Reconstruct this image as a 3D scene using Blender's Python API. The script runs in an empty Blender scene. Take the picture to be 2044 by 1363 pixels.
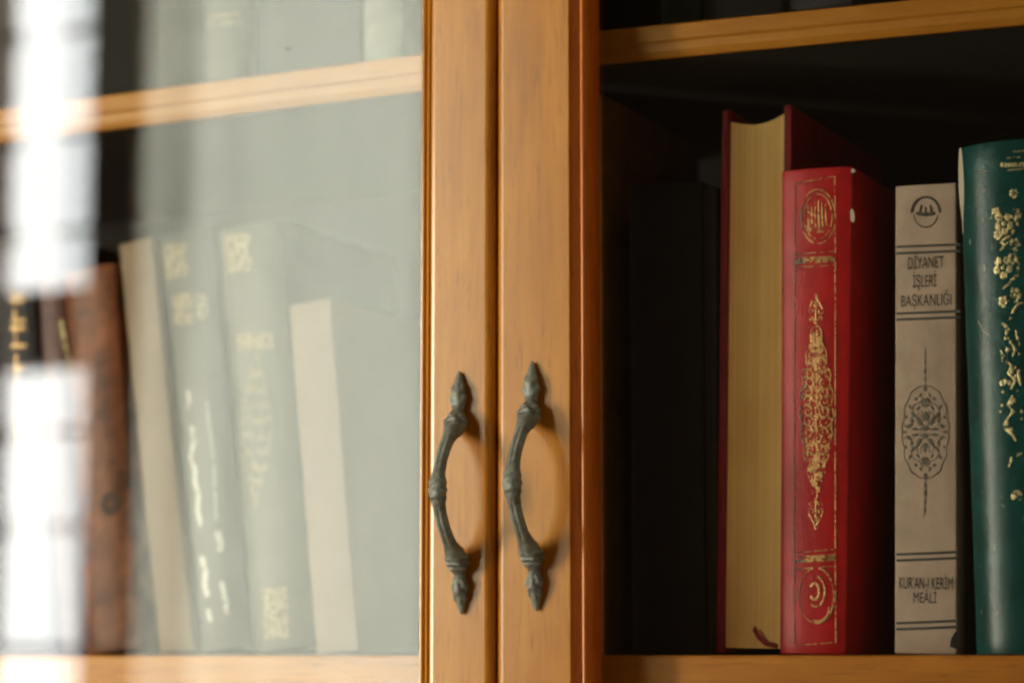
import bpy, bmesh, math, random
from mathutils import Vector, Matrix, noise
random.seed(7)
sc = bpy.context.scene
COL = sc.collection
# ------------------------------------------------------------------ camera
FPX = 4826.0                       # focal length in photo pixels (85 mm on a 36 mm sensor)
YAW = math.radians(25.0); PITCH = math.atan(623/FPX)
F = Vector((-math.sin(YAW)*math.cos(PITCH), math.cos(YAW)*math.cos(PITCH), math.sin(PITCH)))
R = Vector((math.cos(YAW), math.sin(YAW), 0)); U = R.cross(F)
def ray(u, v):
    return F + R*((u-1022)/FPX) + U*((681.5-v)/FPX)
CAM = -1.2535*ray(986, 1305); CAM.z = 0.0
cam = bpy.data.cameras.new('camera'); cam.lens = 85; cam.sensor_width = 36
cam.clip_start = 0.05; cam.clip_end = 50
cam.dof.use_dof = True; cam.dof.focus_distance = 1.25; cam.dof.aperture_fstop = 3.3; cam.dof.aperture_blades = 7
co = bpy.data.objects.new('camera', cam); COL.objects.link(co); sc.camera = co
M3 = Matrix((R, U, -F)).transposed()
co.matrix_world = Matrix.Translation(CAM) @ M3.to_4x4()
# ------------------------------------------------------------------ world, lamp, exposure
w = bpy.data.worlds.new('World'); sc.world = w; w.use_nodes = True
w.node_tree.nodes['Background'].inputs[0].default_value = (1.0, 0.74, 0.46, 1)
w.node_tree.nodes['Background'].inputs[1].default_value = 0.36
la = bpy.data.lights.new('window_daylight', 'AREA'); la.shape = 'RECTANGLE'; la.size = 0.32; la.size_y = 1.25
la.energy = 96; la.color = (1.0, 0.88, 0.70)
lo = bpy.data.objects.new('window_daylight', la); COL.objects.link(lo)
lo.location = (-2.35, -2.00, 0.20)
lo.rotation_euler = (Vector((0.05, 0, 0.12))-Vector(lo.location)).to_track_quat('-Z', 'Y').to_euler()
vs = sc.view_settings; vs.view_transform = 'Standard'; vs.look = 'None'; vs.gamma = 1; vs.exposure = 0; vs.use_curve_mapping = False
sc.render.engine = 'CYCLES'
sc.cycles.use_denoising = True; sc.cycles.sample_clamp_indirect = 0; sc.cycles.pixel_filter_type = 'BLACKMAN_HARRIS'; sc.cycles.filter_width = 2.4

def at(u, v, y):
    """real point on the vertical plane at depth y that the line of sight through photo pixel (u,v) meets"""
    d = ray(u, v); t = (y-CAM.y)/d.y
    return CAM + d*t
GL = 0.016
def mir(u, v, Y):
    p = at(u, v, 2*GL+Y); return Vector((p.x, -Y, p.z))

# ------------------------------------------------------------------ helpers
def nt(name):
    m = bpy.data.materials.new(name); m.use_nodes = True
    return m, m.node_tree.nodes, m.node_tree.links, m.node_tree.nodes['Principled BSDF']
def ramp(N, stops):
    r = N.new('ShaderNodeValToRGB'); e = r.color_ramp.elements
    while len(e) < len(stops): e.new(0.5)
    for k, (p, c) in enumerate(stops):
        e[k].position = p; e[k].color = (*c, 1) if len(c) == 3 else c
    return r
def coords(N, L, scale, rot=(0,0,0)):
    tc = N.new('ShaderNodeTexCoord'); mp = N.new('ShaderNodeMapping')
    mp.inputs['Scale'].default_value = scale; mp.inputs['Rotation'].default_value = rot
    L.new(tc.outputs['Object'], mp.inputs[0]); return mp
def noise_n(N, L, mp, scale, detail=4, rough=0.55, dist=0):
    n = N.new('ShaderNodeTexNoise'); n.inputs['Scale'].default_value = scale
    n.inputs['Detail'].default_value = detail; n.inputs['Roughness'].default_value = rough
    n.inputs['Distortion'].default_value = dist
    L.new(mp.outputs[0], n.inputs['Vector']); return n
def mixc(N, L, fac, a, b, mode='MIX'):
    m = N.new('ShaderNodeMix'); m.data_type = 'RGBA'; m.blend_type = mode
    for sock, val in ((0, fac), (6, a), (7, b)):
        if hasattr(val, 'links') or hasattr(val, 'is_linked'): L.new(val, m.inputs[sock])
        elif sock == 0: m.inputs[0].default_value = val
        else: m.inputs[sock].default_value = (*val, 1)
    return m.outputs[2]
def bump(N, L, h, strength, dist, base=None):
    b = N.new('ShaderNodeBump'); b.inputs['Strength'].default_value = strength; b.inputs['Distance'].default_value = dist
    L.new(h, b.inputs['Height'])
    if base: L.new(base, b.inputs['Normal'])
    return b.outputs[0]

def wood(name, dark, mid, light, axis='z', rough=0.36, pores=0.5, coat=0.3):
    m, N, L, P = nt(name)
    s = {'z': (1, 1, 0.06), 'x': (0.06, 1, 1)}[axis]
    mp = coords(N, L, s)
    n1 = noise_n(N, L, mp, 95, 6, 0.65, 0.4); n2 = noise_n(N, L, mp, 480, 4, 0.7)
    mp2 = coords(N, L, {'z': (1, 1, 0.28), 'x': (0.3, 1, 1)}[axis]); n3 = noise_n(N, L, mp2, 18, 3, 0.5)
    r = ramp(N, [(0.25, dark), (0.5, mid), (0.75, light)]); L.new(n1.outputs[0], r.inputs[0])
    r3 = ramp(N, [(0.3, dark), (0.55, mid), (0.8, light)]); L.new(n3.outputs[0], r3.inputs[0])
    c = mixc(N, L, 0.38, r.outputs[0], r3.outputs[0])
    mp4 = coords(N, L, {'z': (1, 1, 0.22), 'x': (0.22, 1, 1)}[axis]); n5 = noise_n(N, L, mp4, 26, 4, 0.6, 1.2)
    r5 = ramp(N, [(0.30, (0.80, 0.70, 0.64)), (0.52, (1, 1, 1)), (0.75, (1.0, 1.0, 1.0))]); L.new(n5.outputs[0], r5.inputs[0])
    c = mixc(N, L, 0.75, c, r5.outputs[0], 'MULTIPLY')
    rp = ramp(N, [(0.28, (0.28, 0.2, 0.15)), (0.44, (1, 1, 1))]); L.new(n2.outputs[0], rp.inputs[0])
    c = mixc(N, L, pores, c, rp.outputs[0], 'MULTIPLY')
    L.new(c, P.inputs['Base Color'])
    P.inputs['Roughness'].default_value = rough; P.inputs['Specular IOR Level'].default_value = 0.42
    P.inputs['Specular Tint'].default_value = (1.0, 0.90, 0.66, 1); P.inputs['Coat Tint'].default_value = (1.0, 0.95, 0.78, 1)
    P.inputs['Coat Weight'].default_value = coat; P.inputs['Coat Roughness'].default_value = 0.2
    L.new(bump(N, L, n2.outputs[0], 0.25, 0.0004), P.inputs['Normal'])
    return m
def leather(name, col, var=0.25, rough=0.45, grain=0.35, coat=0.0, scratch=None):
    m, N, L, P = nt(name)
    mp = coords(N, L, (1, 1, 1))
    n1 = noise_n(N, L, mp, 45, 5, 0.6)
    d = tuple(x*(1-var) for x in col); l = tuple(min(1, x*(1+var)) for x in col)
    r = ramp(N, [(0.3, d), (0.7, l)]); L.new(n1.outputs[0], r.inputs[0]); c = r.outputs[0]
    if scratch:
        mp3 = coords(N, L, (1, 1, 0.5)); n4 = noise_n(N, L, mp3, 260, 2, 0.5)
        rs = ramp(N, [(0.70, (0, 0, 0)), (0.76, (1, 1, 1))]); L.new(n4.outputs[0], rs.inputs[0])
        c = mixc(N, L, rs.outputs[0], c, scratch)
    L.new(c, P.inputs['Base Color'])
    P.inputs['Roughness'].default_value = rough; P.inputs['Specular IOR Level'].default_value = 0.25; P.inputs['Coat Weight'].default_value = coat
    P.inputs['Coat Roughness'].default_value = 0.25
    v = N.new('ShaderNodeTexVoronoi'); v.inputs['Scale'].default_value = 900; L.new(mp.outputs[0], v.inputs['Vector'])
    n2 = noise_n(N, L, mp, 160, 3)
    b1 = bump(N, L, v.outputs['Distance'], grain, 0.0002)
    L.new(bump(N, L, n2.outputs[0], 0.3, 0.0006, b1), P.inputs['Normal'])
    return m
def plain(name, col, rough=0.6, metal=0.0, spec=0.5):
    m, N, L, P = nt(name)
    mp = coords(N, L, (1, 1, 1)); n = noise_n(N, L, mp, 120, 3)
    r = ramp(N, [(0.3, tuple(x*0.85 for x in col)), (0.7, tuple(min(1, x*1.12) for x in col))])
    L.new(n.outputs[0], r.inputs[0]); L.new(r.outputs[0], P.inputs['Base Color'])
    P.inputs['Roughness'].default_value = rough; P.inputs['Metallic'].default_value = metal
    P.inputs['Specular IOR Level'].default_value = spec
    return m
def foil(name, col, worn=0.45, rough=0.32, shade_x=None):
    """stamped foil, rubbed off in places (the rubbed spots let the cover show)"""
    m, N, L, P = nt(name)
    P.inputs['Base Color'].default_value = (*col, 1); P.inputs['Metallic'].default_value = 0.85
    P.inputs['Roughness'].default_value = rough
    mp = coords(N, L, (1, 1, 1)); n = noise_n(N, L, mp, 330, 4, 0.65)
    if shade_x is not None:          # dull reflection painted into the foil: colour darkens on the left side
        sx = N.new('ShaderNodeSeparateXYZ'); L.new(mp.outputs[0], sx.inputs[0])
        mr = N.new('ShaderNodeMapRange'); mr.inputs[1].default_value = shade_x-.0025; mr.inputs[2].default_value = shade_x+.0025; L.new(sx.outputs[0], mr.inputs[0])
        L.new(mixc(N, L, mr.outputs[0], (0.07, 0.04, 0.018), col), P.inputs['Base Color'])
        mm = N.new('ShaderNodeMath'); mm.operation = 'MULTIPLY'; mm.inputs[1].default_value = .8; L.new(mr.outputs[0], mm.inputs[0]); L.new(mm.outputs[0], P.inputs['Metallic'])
    r = ramp(N, [(worn-0.06, (0, 0, 0)), (worn+0.03, (1, 1, 1))]); L.new(n.outputs[0], r.inputs[0])
    tr = N.new('ShaderNodeBsdfTransparent'); mx = N.new('ShaderNodeMixShader')
    L.new(r.outputs[0], mx.inputs[0]); L.new(tr.outputs[0], mx.inputs[1]); L.new(P.outputs[0], mx.inputs[2])
    L.new(mx.outputs[0], N['Material Output'].inputs[0])
    n2 = noise_n(N, L, mp, 700, 2); L.new(bump(N, L, n2.outputs[0], 0.4, 0.0004), P.inputs['Normal'])
    return m
def paper(name, a, b, rough=0.8, sc_=(620, 40, 2)):
    m, N, L, P = nt(name)
    mp = coords(N, L, sc_); n = noise_n(N, L, mp, 1.0, 3, 0.7)
    mp2 = coords(N, L, (1, 1, 0.4)); n2 = noise_n(N, L, mp2, 30, 3)
    r = ramp(N, [(0.3, a), (0.65, b)]); L.new(n.outputs[0], r.inputs[0])
    r2 = ramp(N, [(0.3, tuple(x*0.7 for x in a)), (0.7, b)]); L.new(n2.outputs[0], r2.inputs[0])
    L.new(mixc(N, L, 0.4, r.outputs[0], r2.outputs[0]), P.inputs['Base Color'])
    P.inputs['Roughness'].default_value = rough
    L.new(bump(N, L, n.outputs[0], 0.6, 0.0004), P.inputs['Normal'])
    return m

M = {}
M['door'] = wood('orange_lacquered_wood', (0.24, 0.076, 0.001), (0.39, 0.143, 0.003), (0.46, 0.205, 0.010), 'z', 0.34, 0.75, 0.6)
M['shelf'] = wood('oak_shelf_wood', (0.29, 0.10, 0.003), (0.37, 0.14, 0.005), (0.42, 0.17, 0.008), 'x', 0.45, 0.35, 0.1)
M['base'] = wood('oak_board_wood', (0.30, 0.095, 0.006), (0.43, 0.15, 0.010), (0.52, 0.20, 0.018), 'x', 0.42, 0.75, 0.15)
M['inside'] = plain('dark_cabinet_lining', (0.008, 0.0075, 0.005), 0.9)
M['gold'] = foil('gold_foil', (0.50, 0.32, 0.14), 0.47, 0.45)
M['red_foil'] = foil('half_shaded_gold_foil', (0.46, 0.25, 0.10), 0.47, 0.42, -0.0035)  # left half painted dark in place of a dim reflection
M['bright_gold'] = foil('bright_gold_foil', (0.56, 0.45, 0.23), 0.47, 0.36)
M['silver'] = foil('silver_foil', (0.20, 0.20, 0.18), 0.42, 0.5)
M['smudge'] = plain('dark_brown_stamp', (0.055, 0.022, 0.012), 0.7)
M['ink'] = plain('dark_print', (0.03, 0.028, 0.022), 0.6)

def bronze():
    m, N, L, P = nt('verdigris_bronze')
    mp = coords(N, L, (1, 1, 1)); n = noise_n(N, L, mp, 260, 6, 0.7); n2 = noise_n(N, L, mp, 70, 3)
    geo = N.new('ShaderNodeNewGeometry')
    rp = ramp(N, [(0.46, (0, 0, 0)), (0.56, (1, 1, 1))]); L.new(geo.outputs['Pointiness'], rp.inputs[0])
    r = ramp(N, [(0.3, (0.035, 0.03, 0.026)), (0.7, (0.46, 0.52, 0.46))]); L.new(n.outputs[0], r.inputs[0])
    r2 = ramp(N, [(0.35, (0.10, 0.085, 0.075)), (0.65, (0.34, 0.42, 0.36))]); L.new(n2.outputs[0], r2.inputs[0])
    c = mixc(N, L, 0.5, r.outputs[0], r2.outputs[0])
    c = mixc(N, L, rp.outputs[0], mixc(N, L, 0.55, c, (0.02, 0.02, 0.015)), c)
    L.new(c, P.inputs['Base Color']); P.inputs['Metallic'].default_value = 0.45; P.inputs['Roughness'].default_value = 0.42
    L.new(bump(N, L, n.outputs[0], 0.9, 0.0009), P.inputs['Normal'])
    return m
M['bronze'] = bronze()
def pane_glass():
    m, N, L, P = nt('clear_pane_glass'); N.remove(P)
    tr = N.new('ShaderNodeBsdfTransparent'); tr.inputs[0].default_value = (0.96, 0.97, 0.96, 1)
    gl = N.new('ShaderNodeBsdfGlossy'); gl.inputs['Roughness'].default_value = 0.0
    lw = N.new('ShaderNodeLayerWeight'); lw.inputs[0].default_value = 0.5
    pw = N.new('ShaderNodeMath'); pw.operation = 'POWER'; pw.inputs[1].default_value = 5; L.new(lw.outputs['Facing'], pw.inputs[0])
    mr = N.new('ShaderNodeMapRange'); mr.inputs[3].default_value = 0.085; mr.inputs[4].default_value = 1.0
    L.new(pw.outputs[0], mr.inputs[0])
    geo = N.new('ShaderNodeNewGeometry'); inv = N.new('ShaderNodeMath'); inv.operation = 'SUBTRACT'; inv.inputs[0].default_value = 1
    L.new(geo.outputs['Backfacing'], inv.inputs[1])
    mu = N.new('ShaderNodeMath'); mu.operation = 'MULTIPLY'; L.new(mr.outputs[0], mu.inputs[0]); L.new(inv.outputs[0], mu.inputs[1])
    mx = N.new('ShaderNodeMixShader'); L.new(mu.outputs[0], mx.inputs[0]); L.new(tr.outputs[0], mx.inputs[1]); L.new(gl.outputs[0], mx.inputs[2])
    L.new(mx.outputs[0], N['Material Output'].inputs[0])
    return m
M['glass'] = pane_glass()

def obj(name, verts, faces, mat, parent=None, smooth=False, bevel=0, seg=2, mats=None):
    me = bpy.data.meshes.new(name); me.from_pydata([tuple(v) for v in verts], [], faces); me.update()
    bm = bmesh.new(); bm.from_mesh(me); bmesh.ops.recalc_face_normals(bm, faces=bm.faces); bm.to_mesh(me); bm.free()
    me.materials.append(mat)
    o = bpy.data.objects.new(name, me); COL.objects.link(o)
    if parent: o.parent = parent
    if smooth:
        for p in me.polygons: p.use_smooth = True
    if bevel:
        b = o.modifiers.new('bevel', 'BEVEL'); b.width = bevel; b.segments = seg; b.limit_method = 'ANGLE'; b.angle_limit = math.radians(40)
    return o
def thing(name, label, cat, loc=(0, 0, 0), group=None):
    o = bpy.data.objects.new(name, None); COL.objects.link(o); o.location = loc; o.empty_display_size = 0.02
    o['label'] = label; o['category'] = cat
    if group: o['group'] = group
    return o
def boxv(x0, x1, y0, y1, z0, z1):
    v = [(x, y, z) for x in (x0, x1) for y in (y0, y1) for z in (z0, z1)]
    f = [(0, 1, 3, 2), (4, 6, 7, 5), (0, 4, 5, 1), (2, 3, 7, 6), (0, 2, 6, 4), (1, 5, 7, 3)]
    return v, f
def box(name, x0, x1, y0, y1, z0, z1, mat, parent=None, bevel=0):
    v, f = boxv(x0, x1, y0, y1, z0, z1); return obj(name, v, f, mat, parent, bevel=bevel)
def multibox(name, bs, mat, parent=None, bevel=0):
    V, Fc = [], []
    for b in bs:
        v, f = boxv(*b); n = len(V); V += v; Fc += [tuple(i+n for i in q) for q in f]
    return obj(name, V, Fc, mat, parent, bevel=bevel)
def extrude_profile(name, prof, a, b, axis, mat, parent=None, smooth=False, n=1):
    """closed 2-D profile swept straight; axis 'z': prof=(x,y); axis 'x': prof=(y,z)"""
    V, Fc = [], []; k = len(prof)
    for i in range(n+1):
        t = a+(b-a)*i/n
        V += [(p[0], p[1], t) if axis == 'z' else (t, p[0], p[1]) for p in prof]
    for i in range(n):
        for j in range(k):
            Fc.append((i*k+j, i*k+(j+1) % k, (i+1)*k+(j+1) % k, (i+1)*k+j))
    Fc.append(tuple(range(k))); Fc.append(tuple(n*k+j for j in range(k)))
    return obj(name, V, Fc, mat, parent, smooth=smooth)

# ================================================================== THE CABINET
cab = thing('display_cabinet', 'orange-brown lacquered wooden bookcase with two glazed doors and dark interior', 'bookcase')
X0, X1, ZB, ZT = -0.95, 0.80, -0.16, 0.62
def door_profile(xa, xb, sign):
    """xa = outer (meeting) edge, xb = edge of the flat face on the glass side; sign=+1 glass lies at +x"""
    s = sign; P = []
    r = 0.0046
    for k in range(7):                      # rounded outer edge
        a = math.pi/2*k/6
        P.append((xa+s*(r-r*math.cos(a)), r-r*math.sin(a)))
    P += [(xb-s*0.0036, 0.0), (xb-s*0.0022, 0.00025), (xb-s*0.0011, 0.0008), (xb-s*0.0004, 0.0016), (xb, 0.0028)] if s < 0 else [(xb-s*0.0007, 0.0), (xb-s*.0002, .0002), (xb, 0.0007)]
    P += [(xb, 0.0215), (xa, 0.0215)]
    return P
def moulding_profile(xb, s):
    P = [(xb+s*.0001, 0.0008), (xb+s*0.0012, 0.0026), (xb+s*0.0026, 0.0042), (xb+s*0.0038, 0.0049), (xb+s*0.0041, 0.0043)]
    for k in range(1, 9):                   # bead
        P.append((xb+s*(0.0041+0.0036*(k/8)), 0.0043-0.0008*math.sin(math.pi*k/8)+.0022*(k/8)**3))
    return P+[(xb+s*0.0080, 0.0090), (xb+s*0.0082, 0.0170), (xb+s*0.0082, 0.0212), (xb+s*.0001, 0.0212)]
M['moulding'] = wood('shade_reddened_moulding_wood', (0.26, 0.045, 0.001), (0.50, 0.125, 0.003), (0.60, 0.18, 0.007), 'z', 0.34, 0.7, 0.2)  # same door wood, with the shaded side's deeper red put into the colour
xs1a = at(983, 1000, 0).x; xs1b = at(853, 1000, 0).x
xs2a = at(988.5, 1000, 0).x; xs2b = at(1139, 1000, 0).x
def make_door(sign, xa, xb, far):
    V, Fc = [], []
    def sweep(prof, z0, z1):
        nonlocal V, Fc
        k = len(prof); n0 = len(V)
        for z in (z0, z1): V.extend((p[0], p[1], z) for p in prof)
        for j in range(k): Fc.append((n0+j, n0+(j+1) % k, n0+k+(j+1) % k, n0+k+j))
        Fc.append(tuple(n0+j for j in range(k))); Fc.append(tuple(n0+k+j for j in range(k)))
    sweep(door_profile(xa, xb, sign), ZB+0.005, ZT)
    o = obj('door', V, Fc, M['door'], cab)
    V, Fc = [], []
    sweep(door_profile(far, far-sign*abs(xb-xa), -sign), ZB+0.005, ZT)
    obj('stile', V, Fc, M['door'], o)
    for e_, g_ in ((xb, sign), (far-sign*abs(xb-xa), -sign)):
        extrude_profile('moulding', moulding_profile(e_, g_), ZB+.0055, ZT-.0005, 'z', M['moulding'] if sign > 0 else M['door'], o)
    lo_, hi_ = sorted((xb+sign*0.0080, far-sign*(abs(xb-xa)+0.0080)))
    for z0, z1 in ((ZB+0.0055, ZB+0.055), (ZT-0.052, ZT-0.0005)):
        box('rail', lo_, hi_, 0.0005, 0.021, z0, z1, M['door'], o, 0.002)
    box('glass_pane', lo_-0.003, hi_+0.003, GL+0.0015, GL+0.0045, ZB+0.05, ZT-0.05, M['glass'], o)
    return o
doorL = make_door(-1, xs1a, xs1b, -0.90); doorR = make_door(1, xs2a, xs2b, 0.75)
doorL['label'] = 'left door whose glass mirrors a bright window'
doorR['label'] = 'right door with clear glass over a dark shelf'

# ---- handles: one swept, chased casting each
HK = [  # z mm, protrusion mm, half width mm
 (64.6, 2.2, .5), (63, 2.3, 1.3), (59, 2.8, 2.6), (54, 3.4, 4.1), (50, 3.8, 4.5), (46.5, 4.0, 4.1), (44, 4.2, 3.2), (42.3, 4.8, 3.9), (40, 5.6, 5.5),
 (37, 6.8, 6.3), (33.5, 8.6, 6.0), (30.5, 11.2, 4.7), (27.5, 13.6, 3.8), (22, 17.2, 3.5), (15, 20.4, 3.4), (8, 22.6, 3.7), (5, 23.1, 4.3), (0, 23.6, 4.8)]
HK = [(a, b if b < 7 else 7+(b-7)*1.36, c) for a, b, c in HK]
HK = HK + [(-a, b, c) for a, b, c in HK[-2::-1]]
def crom(p, t):
    n = len(p)-1; x = t*n; i = min(int(x), n-1); f = x-i
    P0 = p[max(i-1, 0)]; P1 = p[i]; P2 = p[i+1]; P3 = p[min(i+2, n)]
    return [0.5*(2*b+(c-a)*f+(2*a-5*b+4*c-d)*f*f+(-a+3*b-3*c+d)*f**3) for a, b, c, d in zip(P0, P1, P2, P3)]
def make_handle(parent, x, z, tilt, seed):
    NT, NA = 420, 56; V, Fc = [], []
    pts = [crom(HK, i/NT) for i in range(NT+1)]
    for i, (zz, pr, r) in enumerate(pts):
        a = pts[max(i-1, 0)]; b = pts[min(i+1, NT)]
        ty, tz = -(b[1]-a[1]), b[0]-a[0]; l = math.hypot(ty, tz) or 1; ty /= l; tz /= l
        ny, nz = -abs(tz), (ty if tz > 0 else -ty)      # outward normal in the y-z plane
        if tz < 0: ny, nz = tz, -ty
        az = abs(zz)
        for j in range(NA):
            ph = 2*math.pi*j/NA; c, s = math.cos(ph), math.sin(ph)
            rr = r
            wf = math.exp(-((az-52)/7.5)**4)              # leaf bud with overlapping petals
            rr *= 1+wf*(0.10*abs(math.sin(2.5*ph+0.25*zz*0.35))-0.06+0.09*math.sin(0.95*az+2.2*math.cos(2*ph)))
            wb = math.exp(-((az-37)/4.6)**4)              # twisted knot
            rr *= 1+wb*(0.075*math.sin(5*ph+0.55*zz)+0.05*math.sin(1.7*az+3*c))
            ws = math.exp(-((az-18)/9.5)**6)              # fluted bow
            for g in (0.0, 0.95, -0.95):
                d = (ph-g+math.pi) % (2*math.pi)-math.pi
                rr *= 1-ws*(0.24 if g == 0 else 0.12)*math.exp(-(d/0.20)**2)
            wc = math.exp(-(az/5.5)**4)                    # wrapped centre
            rr *= 1+wc*(0.09*abs(math.sin(zz*0.62+1.1*ph))+0.05*math.sin(zz*1.5-2*ph))
            rr *= 1+0.045*noise.noise(Vector((s*r*0.45, c*r*0.45+seed, zz*0.33)))
            rn = 0.86
            V.append((rr*s/1000, (-pr+rr*rn*c*ny)/1000, (zz+rr*rn*c*nz)/1000))
    for i in range(NT):
        for j in range(NA):
            Fc.append((i*NA+j, i*NA+(j+1) % NA, (i+1)*NA+(j+1) % NA, (i+1)*NA+j))
    Fc.append(tuple(range(NA))); Fc.append(tuple(NT*NA+j for j in range(NA)))
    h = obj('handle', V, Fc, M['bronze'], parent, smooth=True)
    h.location = (x, 0.0005, z); h.rotation_euler = (0, tilt, 0)
    return h
def hpos(u, vt, vb):
    a, b = at(u, vt, 0), at(u, vb, 0); return a.x, (a.z+b.z)/2, abs(a.z-b.z)/0.1292
x, z, s = hpos(1069, 722, 1219); h = make_handle(doorR, x, z, math.radians(-1.0), 3.0); h.scale = (s, s, s); h['label'] = 'bronze bow handle on the right door stile'
x, z, s = hpos(923, 742, 1226); h = make_handle(doorL, x, z, math.radians(-0.8), 9.0); h.scale = (s, s, s); h['label'] = 'bronze bow handle on the left door stile'

# ---- shelves, carcass
YS = 0.036
def shelf(u0, vt0, vb0, u1, vt1, vb1, xa, xb):
    t0, t1, b0, b1 = at(u0, vt0, YS), at(u1, vt1, YS), at(u0, vb0, YS), at(u1, vb1, YS)
    sl = (t1.z-t0.z)/(t1.x-t0.x); th = ((t0.z-b0.z)+(t1.z-b1.z))/2
    prof = [(YS+.0008, th), (YS, th-.001), (YS, th*.50), (YS+.0012, th*.46), (YS+.0018, th*.2), (YS+.0035, 0), (YS+.006, 0), (YS+.006, th)]
    brd = [(YS+.0062, .0006), (.295, .0006), (.295, th-.0006), (YS+.0062, th-.0006)]
    V = [(xx, p[0], t0.z+sl*(xx-t0.x)-th+p[1]) for xx in (xa, xb) for p in brd]
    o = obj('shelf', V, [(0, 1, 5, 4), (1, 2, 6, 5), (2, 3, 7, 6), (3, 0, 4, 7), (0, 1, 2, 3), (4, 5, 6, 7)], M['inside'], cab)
    V, Fc = [], []; k = len(prof)
    for xx in (xa, xb):
        zb = t0.z+sl*(xx-t0.x)-th
        V += [(xx, p[0], zb+p[1]) for p in prof]
    for j in range(k): Fc.append((j, (j+1) % k, k+(j+1) % k, k+j))
    Fc += [tuple(range(k)), tuple(k+j for j in range(k))]
    return obj('edge_strip', V, Fc, M['shelf'], o, bevel=0.0006)
shelf(200, 192, 257, 840, 108, 181, X0, 0.0)
shelf(1200, 61, 127, 2030, -22, 46, 0.001, X1)
zb = at(1500, 1307, YS).z
box('base_board', X0, X1, YS, 0.295, zb-0.15, zb, M['base'], cab, 0.0012)
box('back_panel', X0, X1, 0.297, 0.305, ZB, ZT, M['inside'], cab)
box('side_panel', X0-0.02, X0-0.001, 0.024, 0.305, ZB, ZT, M['door'], cab)
box('side_panel', X1+0.001, X1+0.02, 0.024, 0.305, ZB, ZT, M['door'], cab)
box('top_panel', X0-0.02, X1+0.02, 0.024, 0.305, ZT+0.001, ZT+0.02, M['door'], cab)
# fly speck on the left glass
p = at(572, 96, GL)
bm = bmesh.new(); bmesh.ops.create_icosphere(bm, subdivisions=2, radius=0.0011)
me = bpy.data.meshes.new('speck'); bm.to_mesh(me); bm.free(); me.materials.append(M['ink'])
o = bpy.data.objects.new('speck', me); o.location = (p.x, GL+.001, p.z); o.scale = (1.3, .3, .8); COL.objects.link(o); o.parent = doorL
o['label'] = 'small dark speck on the left glass'

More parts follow.
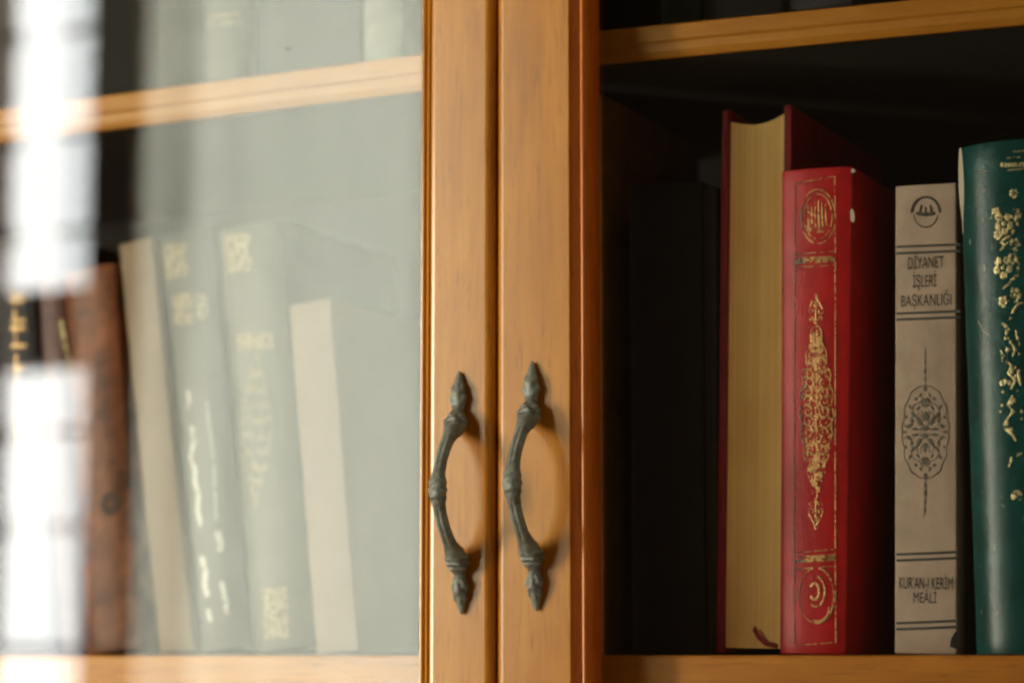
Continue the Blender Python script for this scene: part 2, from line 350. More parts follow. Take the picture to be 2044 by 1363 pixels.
# ================================================================== BOOKS
class Book:
    """local frame: x across the spine, y into the shelf, z up; origin bottom centre of spine"""
    def __init__(s, name, label, u0, u1, vtop, y, depth, cover, pages, sag=0.004, lean=0.0, top_u=None, group=None, taper=0.0, cat='book',
                 fore_edge=False, board=0.0028, vref=1298):
        a, b = at(u0, vref, y), at(u1, vref, y)
        s.w = b.x-a.x; s.cx = (a.x+b.x)/2; s.sag = sag; s.y = y
        uc = (u0+u1)/2 if top_u is None else top_u
        t = at(uc, vtop, y)
        s.h = math.hypot(t.z-zb, t.x-s.cx if top_u is not None else 0)
        s.lean = math.atan2(t.x-s.cx, t.z-zb) if top_u is not None else lean
        s.o = thing(name, label, cat, (s.cx, y, zb+0.0002+abs(math.sin(s.lean))*s.w/2), group)
        s.o.rotation_euler = (0, s.lean, 0); s.taper = taper; s.depth = depth
        w, h, d, bt = s.w, s.h, depth, board
        NX, NZ = 20, 24
        def xx(f, z):      # f in -.5...5 ; taper widens towards the top on the right side
            return f*w+(f+.5)*taper*(z/h-0.0)
        s.xx = xx
        if not fore_edge:
            V, Fc = [], []
            prof = []                       # U-shaped section: outer then inner
            for k in range(NX+1):
                f = -.5+k/NX; prof.append((f, s.curve(f)))
            outer = [(-.5, d)]+prof+[(.5, d)]
            ib = bt/w
            inner = [(.5-ib, d), (.5-ib, s.curve(.5)+bt*1.6)]+[(-.5+ib+(1-2*ib)*k/NX, s.curve(-.5+k/NX)+bt*0.8) for k in range(NX-1, 0, -1)]+[(-.5+ib, s.curve(-.5)+bt*1.6), (-.5+ib, d)]
            sec = outer+inner; K = len(sec)
            for i in range(NZ+1):
                z = h*i/NZ
                wob = 0.00025*math.sin(i*1.7+s.cx*90)
                V += [(xx(f, z), y_+wob*(y_ < d*.5), z) for f, y_ in sec]
            for i in range(NZ):
                for j in range(K): Fc.append((i*K+j, i*K+(j+1) % K, (i+1)*K+(j+1) % K, (i+1)*K+j))
            Fc += [tuple(range(K)), tuple(NZ*K+j for j in range(K))]
            c = obj('cover', V, Fc, cover, s.o, smooth=False, bevel=0.0007, seg=3)
            for p_ in c.data.polygons: p_.use_smooth = abs(p_.normal.z) < .5
            v, f = boxv(-w/2+bt*1.05, w/2-bt*1.05, s.curve(.5)+bt*1.8, d-.004, .0035, h-.004)
            v = [(a_+(a_/w+.5)*taper*(c_/h), b_, c_) for a_, b_, c_ in v]
            obj('pages', v, f, pages, s.o)
        else:
            for sg in (-1, 1):
                bx = (-w/2, -w/2+bt) if sg < 0 else (w/2-bt, w/2)
                hh = h if sg < 0 else h
                box('cover_board', bx[0], bx[1], 0, d, 0, hh, cover, s.o, 0.0008)
            box('spine', -w/2+bt*.3, w/2-bt*.3, d+.0005, d+.003, 0, h, cover, s.o, 0.0008)
            V, Fc = [], []; n = 16; hw = w/2-bt-.0002; hp = h-.0055
            sec = [(-hw+2*hw*k/n, (.0018)+.0030*math.cos(math.pi*(k/n-.5))) for k in range(n+1)]+[(hw, d-.001), (-hw, d-.001)]
            K = len(sec)
            for top in (0, 1):
                for (a_, b_) in sec:
                    z = 0.003 if not top else hp-.0028*math.cos(math.pi*a_/(2*hw))+.0012*a_/hw
                    V.append((a_, b_, z))
            for j in range(K): Fc.append((j, (j+1) % K, K+(j+1) % K, K+j))
            Fc += [tuple(range(K)), tuple(K+j for j in range(K))]
            obj('pages', V, Fc, pages, s.o)
    def curve(s, f):
        return s.sag*(abs(2*f)**2.6)
    def local(s, u, v):
        """photo pixel on the spine face -> spine coordinates (x, z)"""
        p = at(u, v, s.y+s.sag*.25)-Vector((s.cx, 0, s.o.location.z))
        c, n = math.cos(s.lean), math.sin(s.lean)
        return (p.x*c-p.z*n, p.x*n+p.z*c)
    def surf(s, x, z, off=.00025):
        f = max(-.5, min(.5, x/(s.w+s.taper*.5)-s.taper*.25/s.w if s.taper else x/s.w))
        return (x, s.curve(f)-off-(.0001), z)
    def marks(s, name, strokes, mat, label=None, shapes=()):
        """strokes: list of (points[(x,z)], width) ; shapes: filled polygons (convex) -- all laid on the spine as thin relief"""
        V, Fc = [], []
        for pts, wd in strokes:
            P = []
            for a, b in zip(pts, pts[1:]):
                n = max(1, int(math.hypot(b[0]-a[0], b[1]-a[1])/.003))
                P += [(a[0]+(b[0]-a[0])*k/n, a[1]+(b[1]-a[1])*k/n) for k in range(n)]
            P.append(pts[-1]); n0 = len(V)
            for k, p_ in enumerate(P):
                a, b = P[max(k-1, 0)], P[min(k+1, len(P)-1)]
                dx, dz = b[0]-a[0], b[1]-a[1]; l = math.hypot(dx, dz) or 1
                ww = wd(k/(len(P)-1)) if callable(wd) else wd
                nx, nz = -dz/l*ww/2, dx/l*ww/2
                V.append(s.surf(p_[0]+nx, p_[1]+nz)); V.append(s.surf(p_[0], p_[1], .0004)); V.append(s.surf(p_[0]-nx, p_[1]-nz))
            for k in range(len(P)-1):
                i = n0+3*k; Fc += [(i, i+3, i+4, i+1), (i+1, i+4, i+5, i+2)]
        for poly in shapes:
            if poly[0] == 'patch':
                A, B, C_, D = poly[1:]; n0 = len(V); n = 12
                for i in range(n+1):
                    for j in range(n+1):
                        a, c = i/n, j/n
                        V.append(s.surf(*[(A[q]*(1-a)+B[q]*a)*(1-c)+(D[q]*(1-a)+C_[q]*a)*c for q in (0, 1)], .0003))
                Fc += [(n0+i*(n+1)+j, n0+(i+1)*(n+1)+j, n0+(i+1)*(n+1)+j+1, n0+i*(n+1)+j+1) for i in range(n) for j in range(n)]
                continue
            n0 = len(V); cx = sum(p_[0] for p_ in poly)/len(poly); cz = sum(p_[1] for p_ in poly)/len(poly)
            V += [s.surf(*p_) for p_ in poly]+[s.surf(cx, cz, .00045)]
            k = len(poly); Fc += [(n0+j, n0+(j+1) % k, n0+k) for j in range(k)]
        if not Fc: return
        me = bpy.data.meshes.new(name); me.from_pydata(V, [], Fc); me.update(); me.materials.append(mat)
        for p_ in me.polygons: p_.use_smooth = True
        o = bpy.data.objects.new(name, me); COL.objects.link(o); o.parent = s.o
        if label: o['label'] = label
        return o
    def text(s, body, u, v, height, width, mat):
        cu = bpy.data.curves.new('lettering', 'FONT'); cu.body = body; cu.align_x = 'CENTER'; cu.size = 1
        to = bpy.data.objects.new('tmp', cu); COL.objects.link(to)
        dg = bpy.context.evaluated_depsgraph_get(); me = bpy.data.meshes.new_from_object(to.evaluated_get(dg))
        bpy.data.objects.remove(to)
        xs = [q.co.x for q in me.vertices]
        cap = 0.70
        w0 = (max(xs)-min(xs)) or 1; mx = (max(xs)+min(xs))/2
        cx, cz = s.local(u, v)
        for q in me.vertices:
            q.co = s.surf(cx+(q.co.x-mx)/w0*width, cz-height/2+q.co.y/cap*height, .0003)
        me.name = 'lettering'; me.materials.clear(); me.materials.append(mat)
        o = bpy.data.objects.new('lettering', me); COL.objects.link(o); o.parent = s.o
        return o
PX = 1/3900.0      # one photo pixel on a spine, in metres

pg_cream = paper('yellowed_page_edges', (0.88, 0.42, 0.10), (1.0, 0.68, 0.25))
pg_grey = paper('page_edges', (0.25, 0.2, 0.13), (0.40, 0.33, 0.23))
m_red = leather('bright_red_cover', (0.35, 0.007, 0.009), 0.2, 0.42, 0.3)
m_dred = leather('deep_red_cover', (0.24, 0.006, 0.008), 0.25, 0.5)
m_black = leather('black_cover', (0.012, 0.011, 0.014), 0.3, 0.55)
m_plum = leather('charcoal_purple_cover', (0.028, 0.022, 0.026), 0.3, 0.55)
m_brown = leather('dark_brown_cover', (0.20, 0.10, 0.03), 0.3, 0.6)
m_white = leather('off_white_spine', (0.36, 0.265, 0.20), 0.16, 0.55, 0.15)
m_teal = leather('teal_leatherette', (0.003, 0.048, 0.044), 0.3, 0.27, 0.3, 0.0, (0.14, 0.2, 0.15))
m_wear = plain('worn_paper_edge', (0.45, 0.40, 0.30), 0.8)

# -- right bay
b = Book('book', 'dark brown book right beside the right door stile, almost in shadow', 1100, 1202, 190, .10, .16, m_brown, pg_grey, .003)
b = Book('book', 'black book with broad plain spine left of the red-edged book', 1258, 1408, 366, .085, .15, m_black, pg_grey, .003)
b = Book('book', 'thin charcoal book squeezed between the black book and red-edged book', 1410, 1438, 372, .083, .15, m_plum, pg_grey, .002)
b = Book('book', 'tall red book turned spine inwards, showing its yellowed page edges', 1429, 1573, 217, .082, .17, m_dred, pg_cream, 0, top_u=1510, fore_edge=True, board=.0046, vref=1297)
cr = b
# ribbon marker at the foot of the cream page block
rb = [b.local(1503, 1252), b.local(1512, 1270), b.local(1528, 1284), b.local(1552, 1290), b.local(1562, 1293)]
V, Fc = [], []
for k, (x_, z_) in enumerate(rb):
    for o_ in (-.0012, .0012): V.append((x_+o_*.6, .0015+.0004*k, max(z_+o_, .0004)))
for k in range(len(rb)-1): Fc.append((2*k, 2*k+1, 2*k+3, 2*k+2))
o = obj('ribbon_marker', V, Fc, m_dred, b.o); o.modifiers.new('thick', 'SOLIDIFY').thickness = .0004

red = Book('book', 'bright red book with gold frame, medallions and vine down its spine', 1555, 1685, 338, .070, .15, m_red, pg_grey, .0030, taper=.0042, top_u=1620)
def circ(b, u, v, ru, rv, a0=0, a1=360, n=40, ph=0):
    return [b.local(u+ru*math.cos(math.radians(a0+(a1-a0)*k/n)), v-rv*math.sin(math.radians(a0+(a1-a0)*k/n))) for k in range(n+1)]
L_ = red.local
gs, gp = [], []
def gpts(lst): return [L_(*p_) for p_ in lst]
gs.append((gpts([(1590, 366), (1626, 361), (1667, 352)]), .0007)); gs.append((gpts([(1667, 352), (1668, 515), (1668, 800), (1668, 1112), (1669, 1280)]), .0007))
gs.append((gpts([(1588, 366), (1586, 800), (1586, 1285)]), .0006)); gs.append((gpts([(1588, 1287), (1630, 1285), (1669, 1281)]), .0006))
for v_ in (504, 531, 1098, 1131): gs.append((gpts([(1586, v_+5), (1668, v_-2)]), .0006))
for v_ in (518, 1113): gs.append((gpts([(1586, v_+4), (1668, v_-1)]), .0034))
gs.append((circ(red, 1634, 433, 34, 54), .0008)); gs.append((circ(red, 1634, 433, 28, 45), .0006))
rnd = random.Random(4)
for k in range(6):      # calligraphy: upright letters and sweeping bowls
    u_ = 1614+k*7
    gs.append((gpts([(u_, 400+abs(k-3)*4), (u_+1, 430), (u_+2, 455), (u_-5, 463), (u_-9, 456)]), lambda t: .0005+.0006*math.sin(math.pi*t)))
gs.append((circ(red, 1634, 448, 22, 16, 190, 350), .0008)); gs.append((circ(red, 1628, 420, 14, 9, 160, 350), .0006))
# lower medallion with nested swirls
gs += [(circ(red, 1632, 1188, 34, 55, -100, 110), .0011), (circ(red, 1630, 1180, 18, 30, -120, 120), .001), (circ(red, 1628, 1180, 9, 16, -150, 150), .0015),
       (circ(red, 1632, 1215, 24, 24, -110, 10), .0010), (circ(red, 1630, 1188, 34, 55, 110, 260), .0006)]
# vine: a long pointed mandorla with scrolls, mirrored
def vine(b, uc, v0, v1, half, n, seed=1):
    S, Q = [], []; rn = random.Random(seed); vc = (v0+v1)/2
    def env(v):
        t = (v-v0)/(v1-v0); return half*(math.sin(math.pi*t)**1.25)
    for sg in (-1, 1):
        S.append(([b.local(uc+sg*(env(v)*1.0+1.5), v) for v in [v0+(v1-v0)*k/50 for k in range(51)]], .0007))
        S.append(([b.local(uc+sg*(env(v)*(.55+.4*math.sin((v-v0)/13.0))), v) for v in [v0+(v1-v0)*k/90 for k in range(91)]], .0008))
        for k in range(n):
            v = v0+(v1-v0)*(k+.5)/n; e = env(v)
            if e < 6: continue
            for q in (.32, .72):
                uu = uc+sg*e*q; r = 3.5+rn.random()*3.5; a = rn.random()*360
                S.append(([b.local(uu+r*(1-.6*j/14)*math.cos(math.radians(a+j*28)), v-r*1.2*(1-.6*j/14)*math.sin(math.radians(a+j*28))) for j in range(15)], .0007))
            for q in (.15, .52, .9):
                uu = uc+sg*e*q; vv = v+(rn.random()-.5)*14; r = 2.6+rn.random()*2
                Q.append([b.local(uu+r*math.cos(j*math.pi/3), vv+r*1.4*math.sin(j*math.pi/3)) for j in range(6)])
    return S, Q
def spiral(b, u, v, r, a0, turns, sgn, w=.0009):
    n = 26
    return ([b.local(u+r*(1-.85*k/n)*math.cos(a0+sgn*turns*2*math.pi*k/n), v+1.15*r*(1-.85*k/n)*math.sin(a0+sgn*turns*2*math.pi*k/n)) for k in range(n+1)], lambda t: w*(1.25-.8*t))
rv = random.Random(31); UC_ = 1631
def env_(v): return 32*max(0, math.sin(math.pi*(v-628)/(1008-628)))**1.1
gs.append(([L_(UC_+1.5*math.sin(v_/17), v_) for v_ in range(640, 1004, 6)], .0007))
for sg_ in (-1, 1):
    gs.append(([L_(UC_+sg_*(env_(v_)+2.2*math.sin(v_/6.5)), v_) for v_ in range(650, 990, 4)], lambda t: .0004+.0005*abs(math.sin(t*21))))
    v_ = 668; k = 0
    while v_ < 975:
        e = env_(v_); rr = max(3.2, e*.36)
        gs.append(spiral(red, UC_+sg_*e*.52, v_, rr, (0 if k % 2 else math.pi)+rv.random(), 1.35, sg_*(1 if k % 2 else -1), .0010))
        if e > 14: gs.append(spiral(red, UC_+sg_*e*.18, v_+rr*1.0, rr*.6, rv.random()*6, 1.0, -sg_, .0008))
        if e > 20: gs.append(spiral(red, UC_+sg_*e*.84, v_+rr*.9, rr*.5, rv.random()*6, 1.0, sg_, .0008))
        v_ += rr*1.75; k += 1
for v_ in range(700, 960, 26):         # small open blossoms on the stem
    for j in range(5):
        a_ = j*1.257+v_; gp.append([L_(UC_+4.2*math.cos(a_)+1.5*math.cos(q*1.05), v_+4.6*math.sin(a_)+1.7*math.sin(q*1.05)) for q in range(6)])
# finials at either end of the vine
for v_, d_ in ((612, 1), (1030, -1)):
    for sg_ in (-1, 1):
        gs.append(([L_(1630+sg_*a_, v_+d_*c_) for a_, c_ in [(0, -26), (3, -14), (9, -4), (14, 6), (12, 15), (6, 14), (5, 8), (9, 6)]], lambda t: .0012-.0006*t))
        gs.append(([L_(1630+sg_*a_, v_+d_*c_) for a_, c_ in [(1, 34), (5, 24), (10, 20), (13, 24), (9, 28)]], .0007))
    gp.append(gpts([(1630, v_-12*d_), (1634, v_-2*d_), (1630, v_+8*d_), (1626, v_-2*d_)])); gs.append((gpts([(1630, v_+8*d_), (1630, v_+36*d_)]), .0009))
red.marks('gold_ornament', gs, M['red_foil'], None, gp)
# chipped corner and worn spot
o = red.marks('worn_spot', [], m_wear, 'pale chip on the red spine edge', [[red.local(1699+5*math.cos(j*.785), 430+14*math.sin(j*.785)+3*math.sin(j*2)) for j in range(8)],
       [red.local(1700+5*math.cos(j*.785), 340+4*math.sin(j*.785)) for j in range(8)]])

wh = Book('book', 'off-white book with black double bands, Turkish lettering and a floral medallion', 1785, 1909, 370, .074, .15, m_white, pg_grey, .0006, top_u=1847)
L_ = wh.local
for v_ in (491, 504, 624, 636, 1104, 1116, 1241, 1253): wh.marks('printed_band', [([L_(1789, v_+2), L_(1850, v_), L_(1917 if v_ < 700 else 1912, v_-3)], .0013)], M['ink'])
wh.text('DİYANET', 1848, 524, .0062, .0190, M['ink']); wh.text('İŞLERİ', 1846, 561, .0062, .0125, M['ink']); wh.text('BAŞKANLIĞI', 1849, 599, .0060, .0265, M['ink'])
wh.text("KUR'AN-I KERİM", 1848, 1163, .0060, .0282, M['ink']); wh.text('MEÂLİ', 1847, 1192, .0054, .0120, M['ink'])
em = [(circ(wh, 1848, 425, 28, 31, 0, 180), .0012), (circ(wh, 1848, 425, 24, 29, 200, 340), .0003)]
em += [([L_(1831, 426), L_(1837, 424), L_(1839, 410)], .0009), ([L_(1865, 426), L_(1859, 424), L_(1857, 410)], .0009), ([L_(1848, 426), L_(1848, 414)], .0008),
       ([L_(1829, 426), L_(1838, 430), L_(1848, 426), L_(1858, 430), L_(1867, 426)], .0010), (circ(wh, 1848, 424, 8, 7, 180, 360, 12), .0009)]
esh = []
for k in range(12):
    a = math.radians(195+k*150/11); uu, vv = 1848+24*math.cos(a), 425-29*math.sin(a)
    esh.append([L_(uu+2.1*math.cos(j*1.57), vv+2.4*math.sin(j*1.57)) for j in range(4)])
wh.marks('emblem', em, M['ink'], 'round emblem stamped at the head of the spine', esh)
# medallion: 4-fold mirrored petals
ms, mq = [], []
UC, VC = 1847, 862
def drop(du, dv, ru, rv, ang):
    for su in (1, -1):
        for sv in (1, -1):
            P = []
            for j in range(9):
                t = 2*math.pi*j/9; a, bb = ru*math.cos(t)*(1-.35*math.sin(t)), rv*math.sin(t)
                c, s_ = math.cos(ang), math.sin(ang); x_, y_ = a*c-bb*s_, a*s_+bb*c
                P.append(L_(UC+su*(du+x_), VC+sv*(dv+y_)))
            mq.append(P)
for d_ in [(0, 58, 8, 9, 0), (0, 32, 4.5, 10, 0), (13, 22, 4.5, 11, -.5), (24, 34, 3, 8, -.8), (20, 6, 8, 3, .1), (33, 12, 3.5, 6, .6), (40, 0, 4, 3, 0), (30, 50, 3, 6, -.7), (14, 48, 2.5, 6, .5),
           (18, 66, 3, 4, .6), (26, 22, 2.4, 5, .3), (38, 30, 2.2, 4, 0), (9, 74, 2.2, 5, .3), (0, 88, 3.6, 7, 0), (0, 106, 2.4, 5, 0), (0, 122, 3, 6, 0), (0, 140, 1.6, 6, 0), (0, 155, 1.2, 7, 0), (0, 8, 5, 6, 0)]: drop(*d_)
for su in (1, -1):
    for sv in (1, -1):
        ms.append(([L_(UC+su*(46*math.sin(t*math.pi/2)**.8+1.5*math.sin(t*22)), VC+sv*(92*math.cos(t*math.pi/2))) for t in [k/24 for k in range(25)]], .0005))
        ms.append(([L_(UC+su*a, VC+sv*c) for a, c in [(3, 70), (12, 58), (22, 54), (28, 42), (22, 34), (30, 26), (26, 14), (36, 8), (42, 14)]], .0005))
        ms.append(([L_(UC+su*a, VC+sv*c) for a, c in [(2, 22), (8, 30), (8, 42), (16, 38), (18, 28), (10, 18), (3, 12), (10, 4)]], .0005))
ms.append(([L_(UC, VC-170), L_(UC, VC-90)], .0004)); ms.append(([L_(UC-2, VC+170), L_(UC, VC+90)], .0004))
M['ink2'] = plain('faded_brown_print', (0.10, 0.085, 0.06), 0.6)
wh.marks('floral_medallion', ms, M['ink2'], None, mq)
# torn corner at the foot
wh.marks('torn_corner', [], m_black, 'dark torn corner at the foot of the spine', [[L_(1913, 1255), L_(1905, 1262), L_(1898, 1275), L_(1896, 1290), L_(1913, 1296)]])
# black book whose spine stands a little behind, between white and teal
b = Book('book', 'thin black book between the off-white and the teal book', 1917, 1943, 400, .090, .14, m_plum, pg_grey, .001)

te = Book('book', 'tall teal leather book with worn corner and glittering gold flowers', 1940, 2158, 281, .062, .16, m_teal, pg_grey, .009, top_u=2011)
L_ = te.local
ts, tq = [], []
rn = random.Random(12)
def petal(u, v, r):
    tq.append([L_(u+r*math.cos(j*math.pi/3)*(1+.3*rn.random()), v+r*1.25*math.sin(j*math.pi/3)*(1+.3*rn.random())) for j in range(6)])
def flower(u, v, r):
    for k in range(5):
        a = k*1.257+.3; petal(u+r*math.cos(a), v+r*1.2*math.sin(a), r*.42)
    petal(u, v, r*.3)
    for k in range(5):
        a = k*1.257+.9; ts.append(([L_(u+r*.8*math.cos(a), v+r*.8*math.sin(a)), L_(u+r*1.5*math.cos(a+.3), v+r*1.6*math.sin(a+.3))], .0006))
for k, v_ in enumerate((304, 316, 328, 340)): ts.append(([L_(2012, v_+2), L_(2070, v_-3)], .0008))
for k in range(7): petal(2003+k*7, 331, 3.5)
for (u_, v_, r_) in [(2006, 448, 13), (2030, 430, 8), (2028, 490, 8), (2004, 535, 13), (2024, 518, 7), (2028, 590, 9), (2005, 603, 7), (2026, 388, 6), (1990, 425, 6), (1994, 470, 6)]: flower(u_, v_, r_)
for path in [[(2030, 425), (2034, 450), (2022, 468), (2010, 478), (2000, 484), (2014, 496), (2028, 490)], [(2028, 512), (2036, 530), (2032, 552), (2018, 566), (2004, 578)],
             [(1998, 502), (2008, 492), (2020, 482)], [(2002, 645), (2010, 652), (2018, 660)], [(2018, 640), (2026, 620), (2036, 606), (2044, 606)], [(2010, 720), (2022, 730), (2016, 745), (2030, 760), (2020, 778)],
             [(2024, 790), (2014, 808), (2026, 822), (2012, 838)], [(2012, 838), (2004, 850), (2010, 856), (2022, 866), (2030, 880)], [(2016, 932), (2022, 915), (2034, 908), (2042, 905)],
             [(2010, 690), (2014, 700)], [(2020, 680), (2030, 700), (2024, 712)], [(2030, 660), (2038, 690)], [(2000, 700), (2006, 712), (2000, 720)], [(2012, 760), (2004, 772)], [(2034, 740), (2040, 770)]]:
    ts.append(([L_(*q) for q in path], lambda t: .0007+.0009*math.sin(math.pi*t)))
for k in range(26):
    petal(1996+rn.random()*46, 660+rn.random()*180, 1.5+rn.random()*1.6)
for (u_, v_) in [(2012, 845), (2020, 858), (2030, 990), (2034, 984), (2026, 800), (2018, 765), (2014, 700)]: petal(u_, v_, 4)
ts.append((circ(te, 2032, 990, 9, 9, -60, 230), .001))
te.marks('gold_ornament', ts, M['bright_gold'], None, tq)
# whitish worn corner of the teal spine
te.marks('worn_edge', [([(-te.w/2+.0006, L_(1930, v_)[1]) for v_ in (290, 320, 350, 400, 440, 462)], lambda t: .0006+.0026*math.sin(math.pi*min(1, t*1.1+.05))**.7)], m_wear, 'pale rubbed upper left edge of the teal spine')
for q_ in ([(1952, 640), (1964, 662), (1975, 668)], [(1955, 345), (1972, 343)], [(1960, 385), (1970, 380)]): te.marks('scuff', [([L_(*p_) for p_ in q_], .0005)], m_wear)

# objects on the upper right shelf
zs = at(1330, 42, YS).z
def upbook(name, label, ua, ub, v1, y, d, mat, base, pgs, lean=0, sag=.003):
    global zb
    k = zb; zb = base; b_ = Book(name, label, ua, ub, v1, y, d, mat, pgs, sag, vref=40); zb = k; return b_
upbook('book', 'dark green book on the upper shelf right of the door stile', 1316, 1400, -560, .09, .15, leather('dark_green_cover', (0.02, 0.035, 0.025)), zs+.0035, pg_grey)
upbook('book', 'black book on the upper shelf, third to the right of the stile', 1402, 1560, -600, .08, .15, m_black, zs+.008, pg_grey)
upbook('book', 'dark plum book on the upper shelf at the far right', 1565, 1700, -540, .085, .15, m_plum, zs+.0105, pg_grey)

# -- left bay (seen through the reflecting glass)
m_pink = leather('pale_pink_beige_spine', (0.19, 0.13, 0.075), 0.08, 0.6, 0.2)
m_pink2 = leather('pale_cream_spine', (0.19, 0.14, 0.10), 0.06, 0.6, 0.2)
m_green = leather('dark_olive_cover', (0.020, 0.024, 0.014), 0.25, 0.45)
m_olive = leather('brown_olive_cover', (0.035, 0.034, 0.018), 0.25, 0.45)
m_rust = leather('mottled_rust_leather', (0.15, 0.048, 0.016), 0.7, 0.45, 0.5)
Y_ = .085
b = Book('book', 'dark book with gold bands at the far left behind the mirrored window', 20, 108, 470, Y_, .15, m_black, pg_grey, .003, top_u=15)
for v_ in (590, 602, 640, 655, 690, 735, 830, 860): b.marks('gold_band', [([b.local(22+(v_-580)*.03, v_), b.local(50+(v_-580)*.03, v_)], .0018)], M['gold'])
b.marks('gold_line', [([b.local(30, 580), b.local(34, 700), b.local(40, 1200)], .0012)], M['gold'])
b = Book('book', 'dark maroon book with a gold line left of the rust leather book', 110, 178, 560, Y_+.004, .15, leather('maroon_cover', (0.07, 0.02, 0.015)), pg_grey, .003, top_u=96)
b.marks('gold_ornament', [([b.local(123, 640), b.local(133, 700), b.local(140, 760)], .0020)], M['bright_gold'])
ru = Book('book', 'mottled rust-brown leather book leaning left, dark knot mark on spine', 166, 271, 540, Y_-.002, .16, m_rust, pg_grey, .004, top_u=172)
ru.marks('stamped_medallion', [(circ(ru, 222, 1005, 12, 15), .0052)], M['smudge'], 'dark oval mark on the rust spine')
pk = Book('book', 'pale pink-beige book leaning left beside the rust leather book', 318, 386, 487, Y_, .15, m_pink, pg_grey, .001, top_u=268)
gr = Book('book', 'olive book with two square gold labels, silver lettering running down', 389, 498, 470, Y_+.004, .15, m_green, pg_grey, .003, top_u=362)
L_ = gr.local
def sq(b, u0, v0, u1, v1, sk=0):
    return 'patch', b.local(u0, v0), b.local(u1, v0-4), b.local(u1+sk, v1-4), b.local(u0+sk, v1)
def sq_old(b, u0, v0, u1, v1, sk=0):
    return [b.local(u0, v0), b.local(u1, v0-4), b.local(u1+sk, v1-4), b.local(u0+sk, v1)]
sg = [sq(gr, 322, 490, 372, 556, 6), sq(gr, 345, 588, 384, 650, 5), sq(gr, 391, 590, 412, 640, 4)]
m_lab = foil('pale_gold_foil', (0.15, 0.13, 0.08), 0.46, 0.6)
gr.marks('gold_label', [], m_lab, None, sg)
st = [([L_(376, 780), L_(380, 800), L_(374, 815)], .0022), ([L_(384, 850), L_(390, 880), L_(382, 910), L_(392, 940), L_(390, 960), L_(398, 985), L_(396, 1020), L_(404, 1050)], .0028),
      ([L_(404, 1110), L_(412, 1140), L_(410, 1165), L_(416, 1190)], .0038), ([L_(436, 1060), L_(442, 1085), L_(440, 1100)], .004), ([L_(444, 1160), L_(452, 1200), L_(454, 1225)], .003), ([L_(416, 1215), L_(422, 1240)], .003), ([L_(414, 800), L_(428, 920), L_(434, 1040)], .0012)]
gr.marks('silver_lettering', st, M['silver'])
ol = Book('book', 'brown-olive book with a gold stamped panel between the labelled olive and cream books', 502, 626, 455, Y_, .15, m_olive, pg_grey, .004, top_u=490)
L_ = ol.local
S_, Q_ = vine(ol, 512, 700, 1010, 30, 10, 5)
oq = Q_+[sq(ol, 445, 470, 500, 545, 6), sq(ol, 470, 668, 545, 700, 4), sq(ol, 524, 1175, 574, 1275, 6)]
# shift vine shapes along the lean is handled by local()
ol.marks('gold_ornament', S_, m_lab, None, oq)
pw = Book('book', 'pale cream book leaning left, shorter, last of the row behind the left glass', 630, 714, 607, Y_-.004, .15, m_pink2, pg_grey, .001, top_u=617)

# upper left shelf books
zsl = at(520, 150, YS).z
def uplbook(label, ua, ub, mat, y, lowz, gold=None):
    global zb
    k = zb; zb = lowz
    b_ = Book('book', label, ua, ub, -500, y, .15, mat, pg_grey, .003, vref=100); zb = k; return b_
b1 = uplbook('grey-green book on the upper left shelf beside the first dark gap', 310, 400, m_green, .088, zsl-.004)
b2 = uplbook('dark book with two thin gold bands on the upper left shelf', 402, 492, m_olive, .085, zsl-.001)
b2.marks('gold_band', [([b2.local(412, 37), b2.local(480, 28)], .0018), ([b2.local(414, 51), b2.local(480, 44)], .0024)], m_lab)
b3 = uplbook('wide black book on the upper left shelf right of the gold-banded book', 500, 715, m_black, .095, zsl+.003)
b4 = uplbook('grey book on the upper left shelf nearest the left door stile', 722, 800, leather('grey_cover', (0.16, 0.16, 0.14)), .085, zsl+.009)

# ================================================================== WINDOW WALL (seen mirrored in the left glass)
YW = 1.2
def emis(name, col, st):
    m, N, L, P = nt(name); N.remove(P)
    e = N.new('ShaderNodeEmission'); e.inputs[0].default_value = (*col, 1); e.inputs[1].default_value = st
    L.new(e.outputs[0], N['Material Output'].inputs[0]); return m
M['sky'] = emis('daylit_frosted_pane', (1.0, 1.0, 0.97), 15.0)
M['sky_sun'] = emis('sunlit_pane_behind_curtain', (1.0, 1.0, 0.91), 14.0)
M['sky_dim'] = emis('daylit_pane_in_shade', (0.96, 1.0, 0.99), 10.5)
M['frame'] = wood('dark_window_wood', (0.05, 0.02, 0.006), (0.09, 0.035, 0.010), (0.13, 0.055, 0.015), 'z', 0.5, 0.3)
win = thing('window', 'bright window with brown frame, mirrored in the left door glass', 'window', (0, 0, 0))
def mx(u): return mir(u, 700, YW).x
def mz(v): return mir(100, v, YW).z
xa, xb_, xc, xd = mx(-8), mx(102), mx(197), mx(292)
xe = mx(1050)
z_lo, z_m0, z_m1, z_hi = mz(1520), mz(736), mz(578), mz(-160)
for z0, z1 in ((z_lo, z_m0), (z_m1, z_hi)):
    box('pane', xa, xb_, -YW-.03, -YW-.02, z0, z1, M['sky'], win)
    box('pane', xb_+.0005, xc, -YW-.03, -YW-.02, z0, z1, M['sky_dim'], win)
box('pane', xd, xe, -YW-.09, -YW-.08, z_lo, z_hi, M['sky_sun'], win)
fr = [(xc+.0005, xd-.001, -YW-.10, -YW+.03, z_lo, z_hi), (xa-.02, xa-.0005, -YW-.10, -YW+.03, z_lo, z_hi),
      (xa, xc, -YW-.05, -YW+.01, z_m0+.0005, z_m1-.0005), (xe+.001, xe+.07, -YW-.1, -YW+.03, z_lo, z_hi)]
for v_ in (1296,): fr.append((xa, xc, -YW-.015, -YW, mz(v_)-.004, mz(v_)+.004))
multibox('frame', fr, M['frame'], win)
gb = []
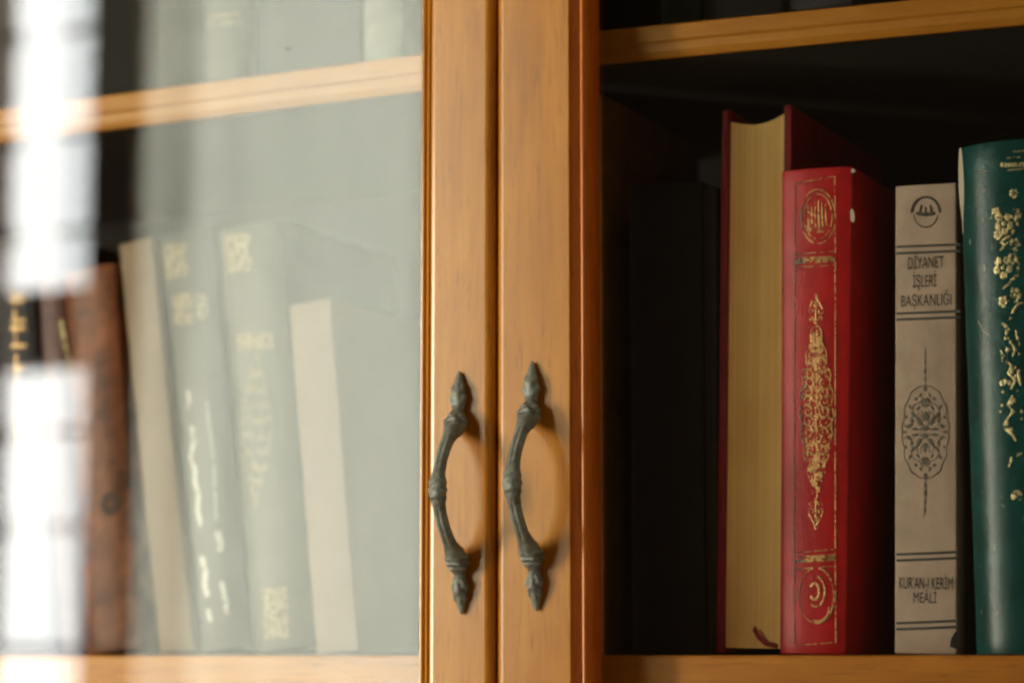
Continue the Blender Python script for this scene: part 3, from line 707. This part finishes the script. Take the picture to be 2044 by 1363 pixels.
for v_ in (62, 268, 462, 860, 1050):
    gb.append((xa, xa+.014, -YW-.015, -YW-.005, mz(v_)-.011, mz(v_)+.011))
    gb.append((xb_, xc, -YW-.017, -YW-.007, mz(v_)-.0035, mz(v_)+.0035))
multibox('grille', gb, plain('pale_grey_bar', (0.85, 0.85, 0.8), 0.5), win)
# wall round it
wall = multibox('room_wall', [(-3.2, -2.2, -YW-.14, -YW-.11, -1.2, 1.8), (xa-.02, xe+.07, -YW-.13, -YW-.1, z_hi+.001, 1.8), (xa-.02, xe+.07, -YW-.13, -YW-.1, -1.2, z_lo-.001), (xe+.07, 0.75, -YW-.12, -YW-.06, -1.2, 1.8)], plain('dark_room_wall', (0.10, 0.09, 0.075), 0.8))
wall['kind'] = 'structure'
# sheer curtain with real folds in front of the right half
cm, N, L, P = nt('sheer_curtain_cloth'); N.remove(P)
tl = N.new('ShaderNodeBsdfTranslucent'); tl.inputs[0].default_value = (0.88, 0.90, 0.80, 1)
df = N.new('ShaderNodeBsdfDiffuse'); df.inputs[0].default_value = (0.8, 0.82, 0.74, 1)
mxs = N.new('ShaderNodeMixShader'); mxs.inputs[0].default_value = 0.42; L.new(tl.outputs[0], mxs.inputs[1]); L.new(df.outputs[0], mxs.inputs[2]); L.new(mxs.outputs[0], N['Material Output'].inputs[0])
V, Fc = [], []; n = 260; nz = 8
for k in range(n+1):
    t = k/n; x_ = xd-.004+(xe-xd+.004)*t
    yy = -YW+.005+.008*math.sin(t*34)+.007*math.sin(t*15+1)+.0015*math.sin(t*91)
    for j in range(nz+1):
        q = j/nz; V.append((x_+.004*math.sin(q*3+t*9), yy*(1)+.006*math.sin(q*4+t*7), z_lo+(z_hi-z_lo)*q))
for k in range(n):
    for j in range(nz): Fc.append((k*(nz+1)+j, (k+1)*(nz+1)+j, (k+1)*(nz+1)+j+1, k*(nz+1)+j+1))
cu = obj('curtain', V, Fc, cm, None, smooth=True)
cu['label'] = 'sheer pale curtain, mirrored as soft haze in the left door glass'; cu['category'] = 'curtain'
